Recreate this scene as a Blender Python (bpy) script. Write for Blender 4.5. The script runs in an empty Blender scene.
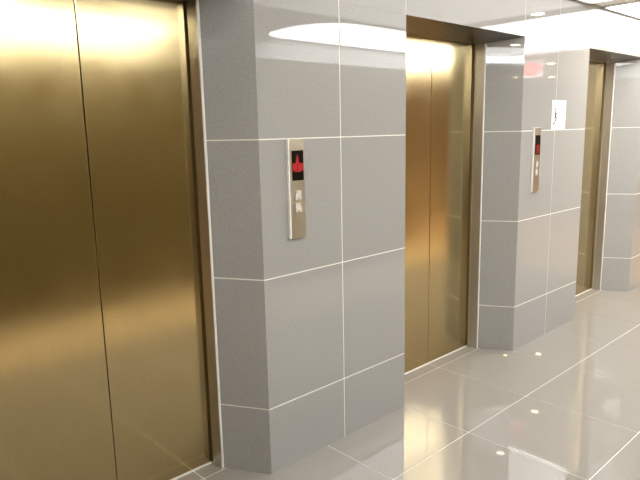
import bpy, bmesh, math, random
from mathutils import Vector, Matrix

S = bpy.context.scene
COL = S.collection
random.seed(4)

# ------------------------------------------------------------------ camera
CAM = (1.9804, -1.5190, 1.5324)
YAW, PITCH, ROLL, FPX = 46.9475, -10.3799, -1.2127, 598.93
cd = bpy.data.cameras.new('camera')
cd.sensor_width = 36.0
cd.lens = FPX * 36.0 / 640.0
cd.clip_start = 0.02
cam = bpy.data.objects.new('camera', cd)
COL.objects.link(cam)
a, b, r_ = (math.radians(v) for v in (YAW, PITCH, ROLL))
fw = Vector((-math.sin(a) * math.cos(b), math.cos(a) * math.cos(b), math.sin(b)))
rt = Vector((math.cos(a), math.sin(a), 0))
up = rt.cross(fw)
rt2 = rt * math.cos(r_) + up * math.sin(r_)
up2 = -rt * math.sin(r_) + up * math.cos(r_)
m = Matrix((rt2, up2, -fw)).transposed().to_4x4()
m.translation = Vector(CAM)
cam.matrix_world = m
S.camera = cam

# ------------------------------------------------------------------ world, exposure
w = bpy.data.worlds.new('world')
S.world = w
w.use_nodes = True
w.node_tree.nodes['Background'].inputs[0].default_value = (0.9, 0.95, 1.0, 1)
w.node_tree.nodes['Background'].inputs[1].default_value = 0.05
S.view_settings.view_transform = 'Standard'
S.view_settings.look = 'None'
S.view_settings.gamma = 1.0
S.view_settings.use_curve_mapping = False
S.view_settings.exposure = 0.19
PANEL_EMIT = 10.0      # luminous ceiling panels of the lobby
DIM_EMIT = 1.7         # added panel that brightens the ceiling over the middle elevator
SOFT_EMIT = 7.0        # added panels glowing in place of bright ceiling near the lower ceilings
COVE_EMIT = 26.0       # light strip behind the edge of the lower ceiling
SPOT_EMIT = 220.0       # warm downlight lenses
SPOT_W = 105.0          # warm downlight beams

# ------------------------------------------------------------------ dimensions (metres)
ZR = [0.0, 0.314, 0.907, 1.5, 2.09, 2.4]      # tile courses of the elevator wall
HC = 2.4                                      # lobby ceiling
HL = 2.28                                     # lower ceiling beyond
YL = 4.75                                     # where the lower ceiling starts
YN = -1.33                                    # and where it starts again behind the camera
XR = 2.56                                     # opposite wall
DEP, FL = 0.207, 0.121                        # depth of the recess, splay of its sides
PIERS = [(-4.4, -1.19, [-3.83, -3.36, -2.83, -2.26, -1.69]), (0.0, 0.951, [0.477]),
         (2.139, 3.099, [2.606]), (4.235, 9.4, [4.71, 5.19, 5.78, 6.37, 6.96, 7.55, 8.14, 8.73])]
OPEN = [(-1.19, 0.0), (0.951, 2.139), (3.099, 4.235)]

# ------------------------------------------------------------------ materials
def principled(name, color, rough, metal=0.0, spec=0.5):
    mt = bpy.data.materials.new(name)
    mt.use_nodes = True
    p = mt.node_tree.nodes['Principled BSDF']
    p.inputs['Base Color'].default_value = (*color, 1)
    p.inputs['Roughness'].default_value = rough
    p.inputs['Metallic'].default_value = metal
    p.inputs['Specular IOR Level'].default_value = spec
    return mt, mt.node_tree, p

def noise(nt, scale, detail=3, stretch=(1, 1, 1)):
    tc = nt.nodes.new('ShaderNodeTexCoord')
    mp = nt.nodes.new('ShaderNodeMapping')
    mp.inputs['Scale'].default_value = stretch
    n = nt.nodes.new('ShaderNodeTexNoise')
    n.inputs['Scale'].default_value = scale
    n.inputs['Detail'].default_value = detail
    nt.links.new(tc.outputs['Object'], mp.inputs[0])
    nt.links.new(mp.outputs[0], n.inputs['Vector'])
    return n

def vary(nt, p, color, n, amount):
    rp = nt.nodes.new('ShaderNodeValToRGB')
    rp.color_ramp.elements[0].position = 0.3
    rp.color_ramp.elements[1].position = 0.7
    rp.color_ramp.elements[0].color = (*[c * (1 - amount) for c in color], 1)
    rp.color_ramp.elements[1].color = (*[min(1, c * (1 + amount)) for c in color], 1)
    nt.links.new(n.outputs['Fac'], rp.inputs[0])
    nt.links.new(rp.outputs[0], p.inputs['Base Color'])

def rough_from(nt, p, n, lo, hi):
    mr = nt.nodes.new('ShaderNodeMapRange')
    mr.inputs['From Min'].default_value = 0.3
    mr.inputs['From Max'].default_value = 0.7
    mr.inputs['To Min'].default_value = lo
    mr.inputs['To Max'].default_value = hi
    nt.links.new(n.outputs['Fac'], mr.inputs['Value'])
    nt.links.new(mr.outputs[0], p.inputs['Roughness'])

def tile_mat(name, color, rough, spec=0.5):
    mt, nt, p = principled(name, color, rough, 0, spec)
    vary(nt, p, color, noise(nt, 140, 4), 0.09)
    return mt

def metal_mat(name, color, lo, hi, streak=0.05, stretch=(55, 55, 1.2)):
    mt, nt, p = principled(name, color, lo, 1.0)
    n = noise(nt, 4, 4, stretch)
    vary(nt, p, color, n, streak)
    rough_from(nt, p, noise(nt, 5, 5), lo, hi)
    return mt

def emit_mat(name, color, strength, base=(0.8, 0.8, 0.8)):
    mt, nt, p = principled(name, base, 0.4)
    p.inputs['Emission Color'].default_value = (*color, 1)
    p.inputs['Emission Strength'].default_value = strength
    return mt

M = {
    'wall_tile': tile_mat('grey_porcelain_wall_tile', (0.325, 0.321, 0.309), 0.014, 0.65),
    'floor_tile': tile_mat('polished_grey_floor_tile', (0.27, 0.252, 0.225), 0.012, 0.8),
    'floor_pale': tile_mat('polished_cream_floor_tile', (0.53, 0.43, 0.30), 0.015, 0.6),
    'grout': principled('pale_grout', (0.76, 0.74, 0.68), 0.7)[0],
    'ceiling': principled('white_ceiling_paint', (0.86, 0.86, 0.85), 0.8)[0],
    'bronze': metal_mat('brushed_bronze_steel', (0.59, 0.48, 0.265), 0.13, 0.18, 0.035),
    'bronze_dark': metal_mat('dark_bronze_cladding', (0.20, 0.18, 0.16), 0.3, 0.4, 0.05, (3, 40, 40)),
    'steel': metal_mat('brushed_stainless_steel', (0.74, 0.71, 0.66), 0.16, 0.22, 0.02),
    'jamb': metal_mat('bronze_jamb_steel', (0.56, 0.53, 0.48), 0.30, 0.36, 0.02),
    'plate': metal_mat('satin_steel_plate', (0.62, 0.57, 0.48), 0.32, 0.42),
    'edge': principled('pale_edge_glint', (0.78, 0.76, 0.72), 0.35, 0.0)[0],  # pale non-metal that paints bright reflections on metal edges; the sill shares it
    'black': principled('black_display_glass', (0.004, 0.003, 0.003), 0.25, 0, 0.25)[0],
    'dark': principled('dark_shaft_shade', (0.02, 0.018, 0.016), 0.8)[0],
    'opposite': tile_mat('warm_brown_wall_panel', (0.11, 0.085, 0.032), 0.3),
    'far': principled('beige_wall_paint', (0.50, 0.45, 0.38), 0.6)[0],
    'paper': principled('white_notice_paper', (0.85, 0.86, 0.86), 0.6)[0],
    'ink': principled('black_ink', (0.02, 0.02, 0.02), 0.6)[0],
    'ink_grey': principled('grey_print', (0.55, 0.55, 0.55), 0.6)[0],
    'button': principled('pale_button_plastic', (0.78, 0.76, 0.72), 0.4)[0],
    'red': emit_mat('red_display_segment', (1.0, 0.01, 0.02), 0.27, (0.12, 0, 0)),
    'red_dim': emit_mat('dim_red_display_segment', (1.0, 0.01, 0.02), 0.16, (0.1, 0, 0)),
    'exit_red': emit_mat('lit_red_exit_letter', (1.0, 0.02, 0.04), 4.0, (0.6, 0, 0)),
    'exit_face': emit_mat('lit_exit_sign_face', (1.0, 0.6, 0.55), 0.9),
    'added_soft_panel': emit_mat('added_soft_ceiling_glow', (1.0, 0.99, 0.97), SOFT_EMIT),
    'added_dim_panel': emit_mat('added_dim_ceiling_glow', (1.0, 0.99, 0.97), DIM_EMIT),
    'panel': emit_mat('luminous_ceiling_panel', (0.98, 0.985, 0.985), PANEL_EMIT),
    'cove': emit_mat('cove_light_strip', (0.95, 0.98, 1.0), COVE_EMIT),
    'spot': emit_mat('warm_downlight_lens', (1.0, 0.58, 0.28), SPOT_EMIT),
    'spot_white': emit_mat('white_downlight_lens', (1.0, 0.9, 0.75), 160.0),
    'white_metal': principled('white_enamel', (0.8, 0.8, 0.79), 0.4)[0],
}

# ------------------------------------------------------------------ helpers
def build(name, bm, mats, parent=None, label=None, cat=None, group=None, kind=None, loc=None):
    bmesh.ops.recalc_face_normals(bm, faces=bm.faces[:])
    me = bpy.data.meshes.new(name)
    bm.to_mesh(me)
    bm.free()
    for k in (mats if isinstance(mats, (list, tuple)) else [mats]):
        me.materials.append(M[k])
    o = bpy.data.objects.new(name, me)
    COL.objects.link(o)
    if parent: o.parent = parent
    if loc: o.location = loc
    tag(o, label, cat, group, kind)
    return o

def tag(o, label=None, cat=None, group=None, kind=None):
    if label: o['label'] = label
    if cat: o['category'] = cat
    if group: o['group'] = group
    if kind: o['kind'] = kind

def empty(name, loc, label, cat, group=None):
    o = bpy.data.objects.new(name, None)
    o.empty_display_size = 0.05
    COL.objects.link(o)
    o.location = loc
    tag(o, label, cat, group)
    return o

def prism(bm, poly, z0, z1, mi=0, bevel=0.0):
    lo = [bm.verts.new((x, y, z0)) for x, y in poly]
    hi = [bm.verts.new((x, y, z1)) for x, y in poly]
    n = len(poly)
    fs = [bm.faces.new(lo[::-1]), bm.faces.new(hi)]
    fs += [bm.faces.new((lo[i], lo[(i + 1) % n], hi[(i + 1) % n], hi[i])) for i in range(n)]
    for f in fs: f.material_index = mi
    if bevel:
        es = list({e for f in fs for e in f.edges})
        bmesh.ops.bevel(bm, geom=es, offset=bevel, segments=2, affect='EDGES', profile=0.5)

def box(bm, x0, x1, y0, y1, z0, z1, mi=0, bevel=0.0):
    prism(bm, [(x0, y0), (x1, y0), (x1, y1), (x0, y1)], z0, z1, mi, bevel)

def tiles(bm, p0, u, n, us, vs, v=(0, 0, 1), gap=0.0050, deep=0.0012, cham=0.0009, mi=0, pick=None):
    """a field of chamfered tiles over grout: cells between the breaks us (along u) and vs (along v)"""
    p0, u, n, v = Vector(p0), Vector(u).normalized(), Vector(n).normalized(), Vector(v)
    def P(s, t, h): return bm.verts.new(p0 + u * s + v * t + n * h)
    for i in range(len(us) - 1):
        for j in range(len(vs) - 1):
            s0 = us[i] + (gap / 2 if i else 0); s1 = us[i + 1] - (gap / 2 if i < len(us) - 2 else 0)
            t0 = vs[j] + (gap / 2 if j else 0); t1 = vs[j + 1] - (gap / 2 if j < len(vs) - 2 else 0)
            cl, cr = (cham if i else 0), (cham if i < len(us) - 2 else 0)
            cb, ct = (cham if j else 0), (cham if j < len(vs) - 2 else 0)
            f = [P(s0 + cl, t0 + cb, 0), P(s1 - cr, t0 + cb, 0), P(s1 - cr, t1 - ct, 0), P(s0 + cl, t1 - ct, 0)]
            g = [P(s0, t0, -deep), P(s1, t0, -deep), P(s1, t1, -deep), P(s0, t1, -deep)]
            k = mi if pick is None else pick((s0 + s1) / 2, (t0 + t1) / 2)
            fs = [bm.faces.new(f)] + [bm.faces.new((g[q], g[(q + 1) % 4], f[(q + 1) % 4], f[q])) for q in range(4)]
            for x in fs: x.material_index = k

def build_raw(name, bm, mats, **kw):
    """like build, but keeps the face winding"""
    me = bpy.data.meshes.new(name)
    bm.to_mesh(me); bm.free()
    for k in mats: me.materials.append(M[k])
    o = bpy.data.objects.new(name, me)
    COL.objects.link(o)
    tag(o, **kw)
    return o

# ------------------------------------------------------------------ the room
# floor: one grid of large tiles, grey in the lobby and cream around it
bm = bmesh.new()
gx = [0.416 + 0.609 * k for k in range(-2, 8)]
gy = [0.951 + 0.594 * k for k in range(-9, 15)]
tiles(bm, (0, 0, 0), (1, 0, 0), (0, 0, 1), gx, gy, v=(0, 1, 0), gap=0.0036, cham=0.0003,
      pick=lambda s, t: 0 if (s < 1.634 and -1.3 < t < 4.515) else 1)
box(bm, gx[0], gx[-1], gy[0], gy[-1], -0.08, -0.0012, 2)
build('floor', bm, ['floor_tile', 'floor_pale', 'grout'], kind='structure')

# elevator wall: splayed piers with the course above the openings
bm = bmesh.new()
ang = math.hypot(FL, DEP)
e = 0.0012
for (y0, y1, mid) in PIERS:
    first, last = y0 < -4, y1 > 9
    yb0, yb1 = (y0 if first else y0 - FL), (y1 if last else y1 + FL)
    prism(bm, [(-e, y0 + e), (-e, y1 - e), (-DEP, yb1 - e), (-0.45, yb1 - e), (-0.45, yb0 + e), (-DEP, yb0 + e)], 0, 2.0885, 1)
    tiles(bm, (0, y0, 0), (0, 1, 0), (1, 0, 0), [0] + [q - y0 for q in mid] + [y1 - y0], ZR[:5])
    if not first: tiles(bm, (-DEP, y0 - FL, 0), (DEP, FL, 0), (DEP * 0 + FL, -DEP, 0), [0, ang], ZR[:5])
    if not last: tiles(bm, (0, y1, 0), (-DEP, FL, 0), (FL, DEP, 0), [0, ang], ZR[:5])
cols = sorted({q for (y0, y1, mid) in PIERS for q in [y0, y1] + mid})
box(bm, -0.45, -e, -4.4, 9.4, 2.0915, HC, 1)
tiles(bm, (0, -4.4, 0), (0, 1, 0), (1, 0, 0), [q + 4.4 for q in cols], [2.0903, HC])
# fine grout line between the two courses on the piers
for (y0, y1, mid) in PIERS:
    box(bm, -0.02, -e, y0 + e, y1 - e, 2.0880, 2.0920, 1)
build_raw('wall_left', bm, ['wall_tile', 'grout'], kind='structure')

bm = bmesh.new(); box(bm, XR, XR + 0.12, YN + 0.1, YL - 0.1, 0, 2.2, 0)
box(bm, XR, XR + 0.12, YN + 0.1, YL - 0.1, 2.2, HC + 0.1, 1)  # white top band, added to whiten the reflections in the door tops
build('wall_right', bm, ['opposite', 'ceiling'], kind='structure')
bm = bmesh.new(); box(bm, -0.45, 4.5, -4.5, -4.4, 0, HC, 0)
build('wall_back', bm, 'far', kind='structure')
bm = bmesh.new(); box(bm, -0.45, 4.5, 9.4, 9.5, 0, HC, 0)
build('wall_far', bm, 'far', kind='structure')
bm = bmesh.new(); box(bm, 4.4, 4.5, YL - 0.1, 9.4, 0, HC, 0)
box(bm, XR, 4.5, YL - 0.22, YL - 0.1, 0, HC + 0.1, 0)
box(bm, 4.4, 4.5, -4.4, YN + 0.1, 0, HC, 0)
box(bm, XR, 4.5, YN + 0.1, YN + 0.22, 0, HC + 0.1, 0)
build('wall_side', bm, 'far', kind='structure')

# ceiling: upper lobby ceiling, lower ceiling beyond with an open cove at its edge
bm = bmesh.new()
box(bm, 0, XR, YN - 0.3, 5.05, HC, HC + 0.1, 0)
box(bm, 0, 4.4, YL, 9.4, HL - 0.0, HL + 0.02, 0)
box(bm, 0, 4.4, -4.4, YN, HL, HL + 0.02, 0)
box(bm, 0, XR, YN, YN + 0.02, HL, HL + 0.03, 0)
box(bm, 0, XR, YN - 0.3, YN - 0.25, HL + 0.02, HC, 0)
box(bm, 0, XR, YL - 0.02, YL, HL, HL + 0.03, 0)
box(bm, 0, XR, 5.0, 5.05, HL + 0.02, HC, 0)
build('ceiling', bm, 'ceiling', kind='structure')

# ------------------------------------------------------------------ elevators
def elevator(y0, y1, label):
    yc = (y0 + y1) / 2
    ya, yb = y0 + FL, y1 - FL                      # clear sides of the recess at its depth
    t = empty('elevator', (-DEP, yc, 0), label, 'elevator', 'elevators of the lobby')
    def L(x): return x + DEP
    zh = 2.058
    # door panels, meeting at the middle
    for s0, s1 in ((ya + 0.006, yc - 0.0015), (yc + 0.0015, yb - 0.006)):
        bm = bmesh.new()
        box(bm, L(-0.305), L(-0.279), s0 - yc, s1 - yc, 0.008, zh + 0.01, 0, 0.002)
        build('door_panel', bm, 'bronze', t)
    # jambs: narrow front face and a reveal running back towards the door
    for sgn, ys in ((1, ya), (-1, yb)):
        bm = bmesh.new()
        q = [(L(-DEP), ys - yc), (L(-DEP), ys - yc + sgn * 0.010), (L(-0.264), ys - yc + sgn * 0.018),
             (L(-0.262), ys - yc)]
        prism(bm, q, 0.0, zh + 0.012, 0, 0.0008)
        jb = build('jamb', bm, 'jamb', t)
        bm = bmesh.new()
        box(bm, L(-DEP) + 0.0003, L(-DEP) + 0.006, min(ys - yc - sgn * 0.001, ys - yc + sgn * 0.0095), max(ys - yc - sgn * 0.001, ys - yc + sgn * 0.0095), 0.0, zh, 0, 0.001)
        build('edge_trim', bm, 'edge', jb, label='narrow front edge of the jamb, its bright glint painted white')  # white colour stands in for the light caught by the metal edge
    # head of the frame
    bm = bmesh.new()
    prism_pts = [(L(-DEP), zh), (L(-DEP), zh + 0.03), (L(-0.31), zh + 0.03), (L(-0.31), zh + 0.012), (L(-0.262), zh + 0.0)]
    vs0 = [bm.verts.new((x, ya + 0.02 - yc, z)) for x, z in prism_pts]
    vs1 = [bm.verts.new((x, yb - 0.02 - yc, z)) for x, z in prism_pts]
    bm.faces.new(vs0); bm.faces.new(vs1[::-1])
    for i in range(5): bm.faces.new((vs0[i], vs1[i], vs1[(i + 1) % 5], vs0[(i + 1) % 5]))
    build('frame_head', bm, 'bronze_dark', t)
    # sloping metal soffit over the recess, splayed like the sides
    bm = bmesh.new()
    def slab(pts):
        lo = [bm.verts.new(p) for p in pts]
        hi = [bm.verts.new((p[0], p[1], 2.0905)) for p in pts]
        n = len(pts)
        bm.faces.new(lo); bm.faces.new(hi[::-1])
        for i in range(n): bm.faces.new((lo[i], lo[(i + 1) % n], hi[(i + 1) % n], hi[i]))
    zf, zb = 2.0885, zh
    slab([(L(0), y0 - yc, zf), (L(0), y1 - yc, zf), (L(-DEP), yb - yc, zb), (L(-DEP), ya - yc, zb)])
    build('soffit', bm, 'bronze_dark', t)
    # sill under the doors and near-black board painting the unlit shaft behind the panels
    bm = bmesh.new(); box(bm, L(-0.305), L(-0.2725), ya - yc + 0.02, yb - yc - 0.02, 0.0005, 0.006, 0, 0.001)
    build('sill', bm, 'edge', t)
    bm = bmesh.new(); box(bm, L(-0.335), L(-0.307), ya - yc - 0.1, yb - yc + 0.1, 0.0, 2.088, 0)
    build('shaft_shade_board', bm, 'dark', t)
    return t

elevator(*OPEN[0], 'large bronze two-panel elevator door nearest the camera, filling the left edge')
elevator(*OPEN[1], 'bronze elevator door between the two grey tiled pillars')
elevator(*OPEN[2], 'farthest narrow sliver of bronze elevator door, right of the pillar with the notice')

# ------------------------------------------------------------------ call panels
def yz(bm, pts, x0, x1, mi=0, bevel=0.0):
    lo = [bm.verts.new((x0, y, z)) for y, z in pts]
    hi = [bm.verts.new((x1, y, z)) for y, z in pts]
    n = len(pts)
    fs = [bm.faces.new(lo), bm.faces.new(hi[::-1])]
    fs += [bm.faces.new((lo[i], hi[i], hi[(i + 1) % n], lo[(i + 1) % n])) for i in range(n)]
    for f in fs: f.material_index = mi
    if bevel:
        bmesh.ops.bevel(bm, geom=list({q for f in fs for q in f.edges}), offset=bevel, segments=2, affect='EDGES', profile=0.5)

def rect(c, d, a_, b_): return [(c, a_), (d, a_), (d, b_), (c, b_)]

def call_panel(yc, zc, label, glyph):
    t = empty('call_panel', (0, yc, zc), label, 'elevator call panel', 'elevator call panels')
    W, Hh = 0.042, 0.2165
    bm = bmesh.new(); yz(bm, rect(-W, W, -Hh, Hh), 0.0, 0.0139, 0, 0.0015)
    build('face_plate', bm, 'plate', t)
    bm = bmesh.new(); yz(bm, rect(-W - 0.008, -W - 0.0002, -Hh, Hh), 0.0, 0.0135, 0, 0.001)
    build('edge_glint_strip', bm, 'edge', t, label='side edge with its bright reflection painted white')  # reflection along the plate's side, painted as a white strip
    bm = bmesh.new(); yz(bm, rect(-0.030, 0.034, 0.037, 0.166), 0.0141, 0.016, 0, 0.0008)
    d = build('display', bm, 'black', t, label='black display window')
    bm = bmesh.new()
    if glyph == 'arrow':
        yz(bm, [(-0.012, 0.110), (0.010, 0.110), (0.004, 0.134), (-0.001, 0.152), (-0.006, 0.134)], 0.0161, 0.0166)
        yz(bm, rect(-0.030, -0.002, 0.080, 0.112), 0.0161, 0.0166)
        yz(bm, rect(0.001, 0.031, 0.080, 0.112), 0.0161, 0.0166)
        yz(bm, rect(-0.018, 0.020, 0.074, 0.079), 0.0161, 0.0166)
        build('lit_arrow', bm, 'red', d, label='glowing red up arrow')
    else:
        for k in range(4):
            yz(bm, rect(-0.022, 0.027, 0.044 + k * 0.015, 0.057 + k * 0.015), 0.0161, 0.0166)
        build('lit_digit', bm, 'red_dim', d, label='dim red block of light')
    for k, zb in enumerate((-0.0285, -0.083)):
        bm = bmesh.new()
        yz(bm, rect(-0.018, 0.018, zb - 0.021, zb + 0.021), 0.0141, 0.0165, 0, 0.001)
        bt = build('button', bm, 'plate', t)
        bm = bmesh.new()
        for i in range(3):
            for j in range(4):
                if (i, j) in ((1, 0), (2, 3) if k else (0, 3)): continue
                yz(bm, rect(-0.0155 + i * 0.011, -0.0065 + i * 0.011, zb - 0.018 + j * 0.0095, zb - 0.011 + j * 0.0095), 0.0166, 0.0171)
        build('button_marking', bm, 'button', bt, label='pale marking on the button')
    return t

call_panel(0.1935, 1.2830, 'tall steel call panel with a red up arrow, on the pillar beside the nearest elevator', 'arrow')
call_panel(2.338, 1.3040, 'smaller-looking steel call panel on the far pillar, below and left of the notice', 'digit')

# ------------------------------------------------------------------ notice on the second pillar
t = empty('notice', (0, 2.652, 1.603), 'square white paper notice with a black figure, taped to the far pillar', 'sign')
bm = bmesh.new(); yz(bm, rect(-0.103, 0.103, -0.101, 0.101), 0.0005, 0.0020, 0)
build('sheet', bm, 'paper', t)
bm = bmesh.new()
def stroke(pts, wd):
    for (p, q) in zip(pts, pts[1:]):
        p, q = Vector(p), Vector(q)
        d = (q - p).normalized(); nn = Vector((-d.y, d.x)) * wd / 2
        yz(bm, [tuple(p + nn), tuple(p - nn), tuple(q - nn), tuple(q + nn)], 0.0021, 0.0026)
stroke([(-0.078, -0.075), (-0.078, -0.056), (-0.058, -0.056), (-0.058, -0.036), (-0.038, -0.036), (-0.038, -0.016)], 0.009)
stroke([(-0.048, 0.028), (-0.053, -0.002), (-0.036, -0.028)], 0.016)
stroke([(-0.053, -0.002), (-0.066, -0.030)], 0.008)
stroke([(-0.052, 0.016), (-0.030, 0.004)], 0.009)
yz(bm, [(-0.052 + 0.009 * math.cos(k * math.pi / 6), 0.042 + 0.009 * math.sin(k * math.pi / 6)) for k in range(12)], 0.0021, 0.0026)
build('pictogram', bm, 'ink', t, label='small black pictogram')
for z_, c_, d_ in ((0.074, -0.07, 0.07), (0.054, -0.06, 0.075), (-0.088, -0.05, 0.06)):
    bm = bmesh.new()
    yz(bm, rect(c_, d_, z_ - 0.002, z_ + 0.002), 0.0021, 0.0024)
    build('print_line', bm, 'ink_grey', t, label='faint grey line of print')

# ------------------------------------------------------------------ ceiling lights
def rounded(hx, hy, r, n=6):
    pts = []
    for cx, cy, a0 in ((hx - r, hy - r, 0), (-hx + r, hy - r, 90), (-hx + r, -hy + r, 180), (hx - r, -hy + r, 270)):
        for k in range(n + 1):
            q = math.radians(a0 + 90 * k / n)
            pts.append((cx + r * math.cos(q), cy + r * math.sin(q)))
    return pts

def ceiling_panel(x0, x1, y0, y1, label, mat='panel', r=0.03):
    t = empty('ceiling_light', ((x0 + x1) / 2, (y0 + y1) / 2, HC), label, 'ceiling light', 'luminous ceiling panels')
    hx, hy = (x1 - x0) / 2, (y1 - y0) / 2
    bm = bmesh.new(); prism(bm, rounded(hx, hy, r), -0.014, -0.001)
    build('diffuser', bm, mat, t)
    bm = bmesh.new()
    A, B = rounded(hx + 0.001, hy + 0.001, r), rounded(hx + 0.019, hy + 0.019, r + 0.018)
    N = len(A)
    rings = [[bm.verts.new((x, y, z)) for x, y in P] for P, z in ((A, -0.016), (A, -0.0005), (B, -0.0005), (B, -0.016))]
    for k in range(4):
        for q in range(N):
            bm.faces.new((rings[k][q], rings[k][(q + 1) % N], rings[(k + 1) % 4][(q + 1) % N], rings[(k + 1) % 4][q]))
    build('frame', bm, 'white_metal', t)
ceiling_panel(1.56, 2.52, 1.90, 4.60, 'long white ceiling light mirrored as a bright bar at the top of the near pillar', r=0.38)
ceiling_panel(1.98, 2.52, -1.25, 1.22, 'long white ceiling light mirrored along the top of the nearest elevator door')
ceiling_panel(0.03, 1.44, 3.26, 4.70, 'wide added panel glowing as the bright ceiling, mirrored white at the top of the far pillar', 'added_soft_panel')  # added emitter, glows where the ceiling itself should look bright
ceiling_panel(0.03, 1.44, 0.30, 3.015, 'wide added panel brightening the ceiling over the middle elevator, mirrored pale on the tiles above it', 'added_dim_panel')  # added emitter to lift the ceiling and the upper tiles
ceiling_panel(0.95, 1.92, -1.25, -0.50, "small added panel glowing as the bright ceiling, mirrored at the top of the far pillar's shaded side", 'added_soft_panel')  # added emitter to whiten the reflection on the pillar's side

def cove(y, label):
    t = empty('cove_light', (1.28, y, HL + 0.021), label, 'cove light', 'cove lights')
    bm = bmesh.new(); box(bm, -1.22, 1.22, -0.03, 0.03, 0.012, 0.07, 0, 0.004)
    build('diffuser', bm, 'cove', t)
    bm = bmesh.new(); box(bm, -1.24, 1.24, -0.04, 0.04, 0.0, 0.0118)
    build('channel', bm, 'white_metal', t)
cove(4.90, 'white light strip above the edge of the lower ceiling beyond the elevators')
cove(YN - 0.15, 'white light strip mirrored as a bright band on the shaded side of the far pillar')

def downlight(x, y, z, label, mat='spot', rad=0.045, watts=SPOT_W, col=(1.0, 0.74, 0.50)):
    t = empty('downlight', (x, y, z), label, 'downlight', 'recessed downlights')
    bm = bmesh.new()
    bmesh.ops.create_cone(bm, cap_ends=True, segments=24, radius1=rad * 0.9, radius2=rad, depth=0.006,
                          matrix=Matrix.Translation((0, 0, -0.0045)))
    build('lens', bm, mat, t)
    bm = bmesh.new()
    N = 28
    prof = [(rad + 0.001, -0.001), (rad + 0.001, -0.010), (rad + 0.014, -0.006), (rad + 0.017, -0.001)]
    rings = [[bm.verts.new((r * math.cos(2 * math.pi * i / N), r * math.sin(2 * math.pi * i / N), zz)) for i in range(N)] for r, zz in prof]
    for k in range(4):
        A, B = rings[k], rings[(k + 1) % 4]
        for i in range(N): bm.faces.new((A[i], A[(i + 1) % N], B[(i + 1) % N], B[i]))
    build('trim_ring', bm, 'white_metal', t)
    ld = bpy.data.lights.new('downlight_beam', 'SPOT')
    ld.energy = watts; ld.color = col; ld.spot_size = math.radians(110); ld.spot_blend = 0.6; ld.shadow_soft_size = 0.04
    lo = bpy.data.objects.new('downlight_beam', ld); COL.objects.link(lo)
    lo.parent = t; lo.location = (0, 0, -0.02)
downlight(1.58, 5.72, HL, 'warm downlight in the lower ceiling, closest to the exit sign')
downlight(2.55, 7.72, HL, 'warm downlight in the lower ceiling, second from the exit sign')
downlight(2.95, 7.42, HL, 'warm downlight in the lower ceiling, farther from the elevator wall')
downlight(0.75, 6.2, HL, 'warm downlight in the lower ceiling, close to the elevator wall')
downlight(3.05, -2.93, HL, 'warm downlight mirrored on the side of the far pillar, left of the exit sign', watts=60)
downlight(0.43, 3.12, HC, 'white downlight in the lobby ceiling, above the far pillar', 'spot_white', 0.05, 4, (1, 0.92, 0.8))
downlight(1.46, -0.36, HC, 'white downlight in the lobby ceiling over the nearest elevator, mirrored in the floor', 'spot_white', 0.05, 4, (1, 0.92, 0.8))

# ------------------------------------------------------------------ exit sign under the lower ceiling
t = empty('exit_sign', (1.50, 4.95, HL), 'red lit exit sign with an arrow, seen mirrored in the far pillar', 'exit sign')
bm = bmesh.new(); box(bm, -0.215, 0.215, -0.02, 0.02, -0.225, -0.025, 0, 0.004)
build('housing', bm, 'exit_face', t)
bm = bmesh.new(); box(bm, -0.05, 0.05, -0.018, 0.018, -0.026, 0.0, 0, 0.002)
build('ceiling_mount', bm, 'white_metal', t)
cu = bpy.data.curves.new('exit_text', 'FONT')
cu.body = 'EXIT'; cu.size = 0.168; cu.extrude = 0.001; cu.offset = 0.007; cu.align_x = 'CENTER'
tmp = bpy.data.objects.new('exit_text_tmp', cu); COL.objects.link(tmp)
bpy.context.view_layer.update()
dg = bpy.context.evaluated_depsgraph_get()
me = bpy.data.meshes.new_from_object(tmp.evaluated_get(dg))
bpy.data.objects.remove(tmp)
me.transform(Matrix.Translation((0.03, -0.0215, -0.188)) @ Matrix.Rotation(math.pi / 2, 4, 'X'))
me.materials.clear(); me.materials.append(M['exit_red'])
o = bpy.data.objects.new('lettering', me); COL.objects.link(o); o.parent = t; o['label'] = 'red EXIT letters'
bm = bmesh.new()
pts = [(-0.205, -0.125), (-0.16, -0.075), (-0.16, -0.175)]
lo_ = [bm.verts.new((x, -0.0225, z)) for x, z in pts]; hi_ = [bm.verts.new((x, -0.0205, z)) for x, z in pts]
bm.faces.new(lo_); bm.faces.new(hi_[::-1])
for i in range(3): bm.faces.new((lo_[i], lo_[(i + 1) % 3], hi_[(i + 1) % 3], hi_[i]))
build('arrow', bm, 'exit_red', t, label='red arrow pointing left')
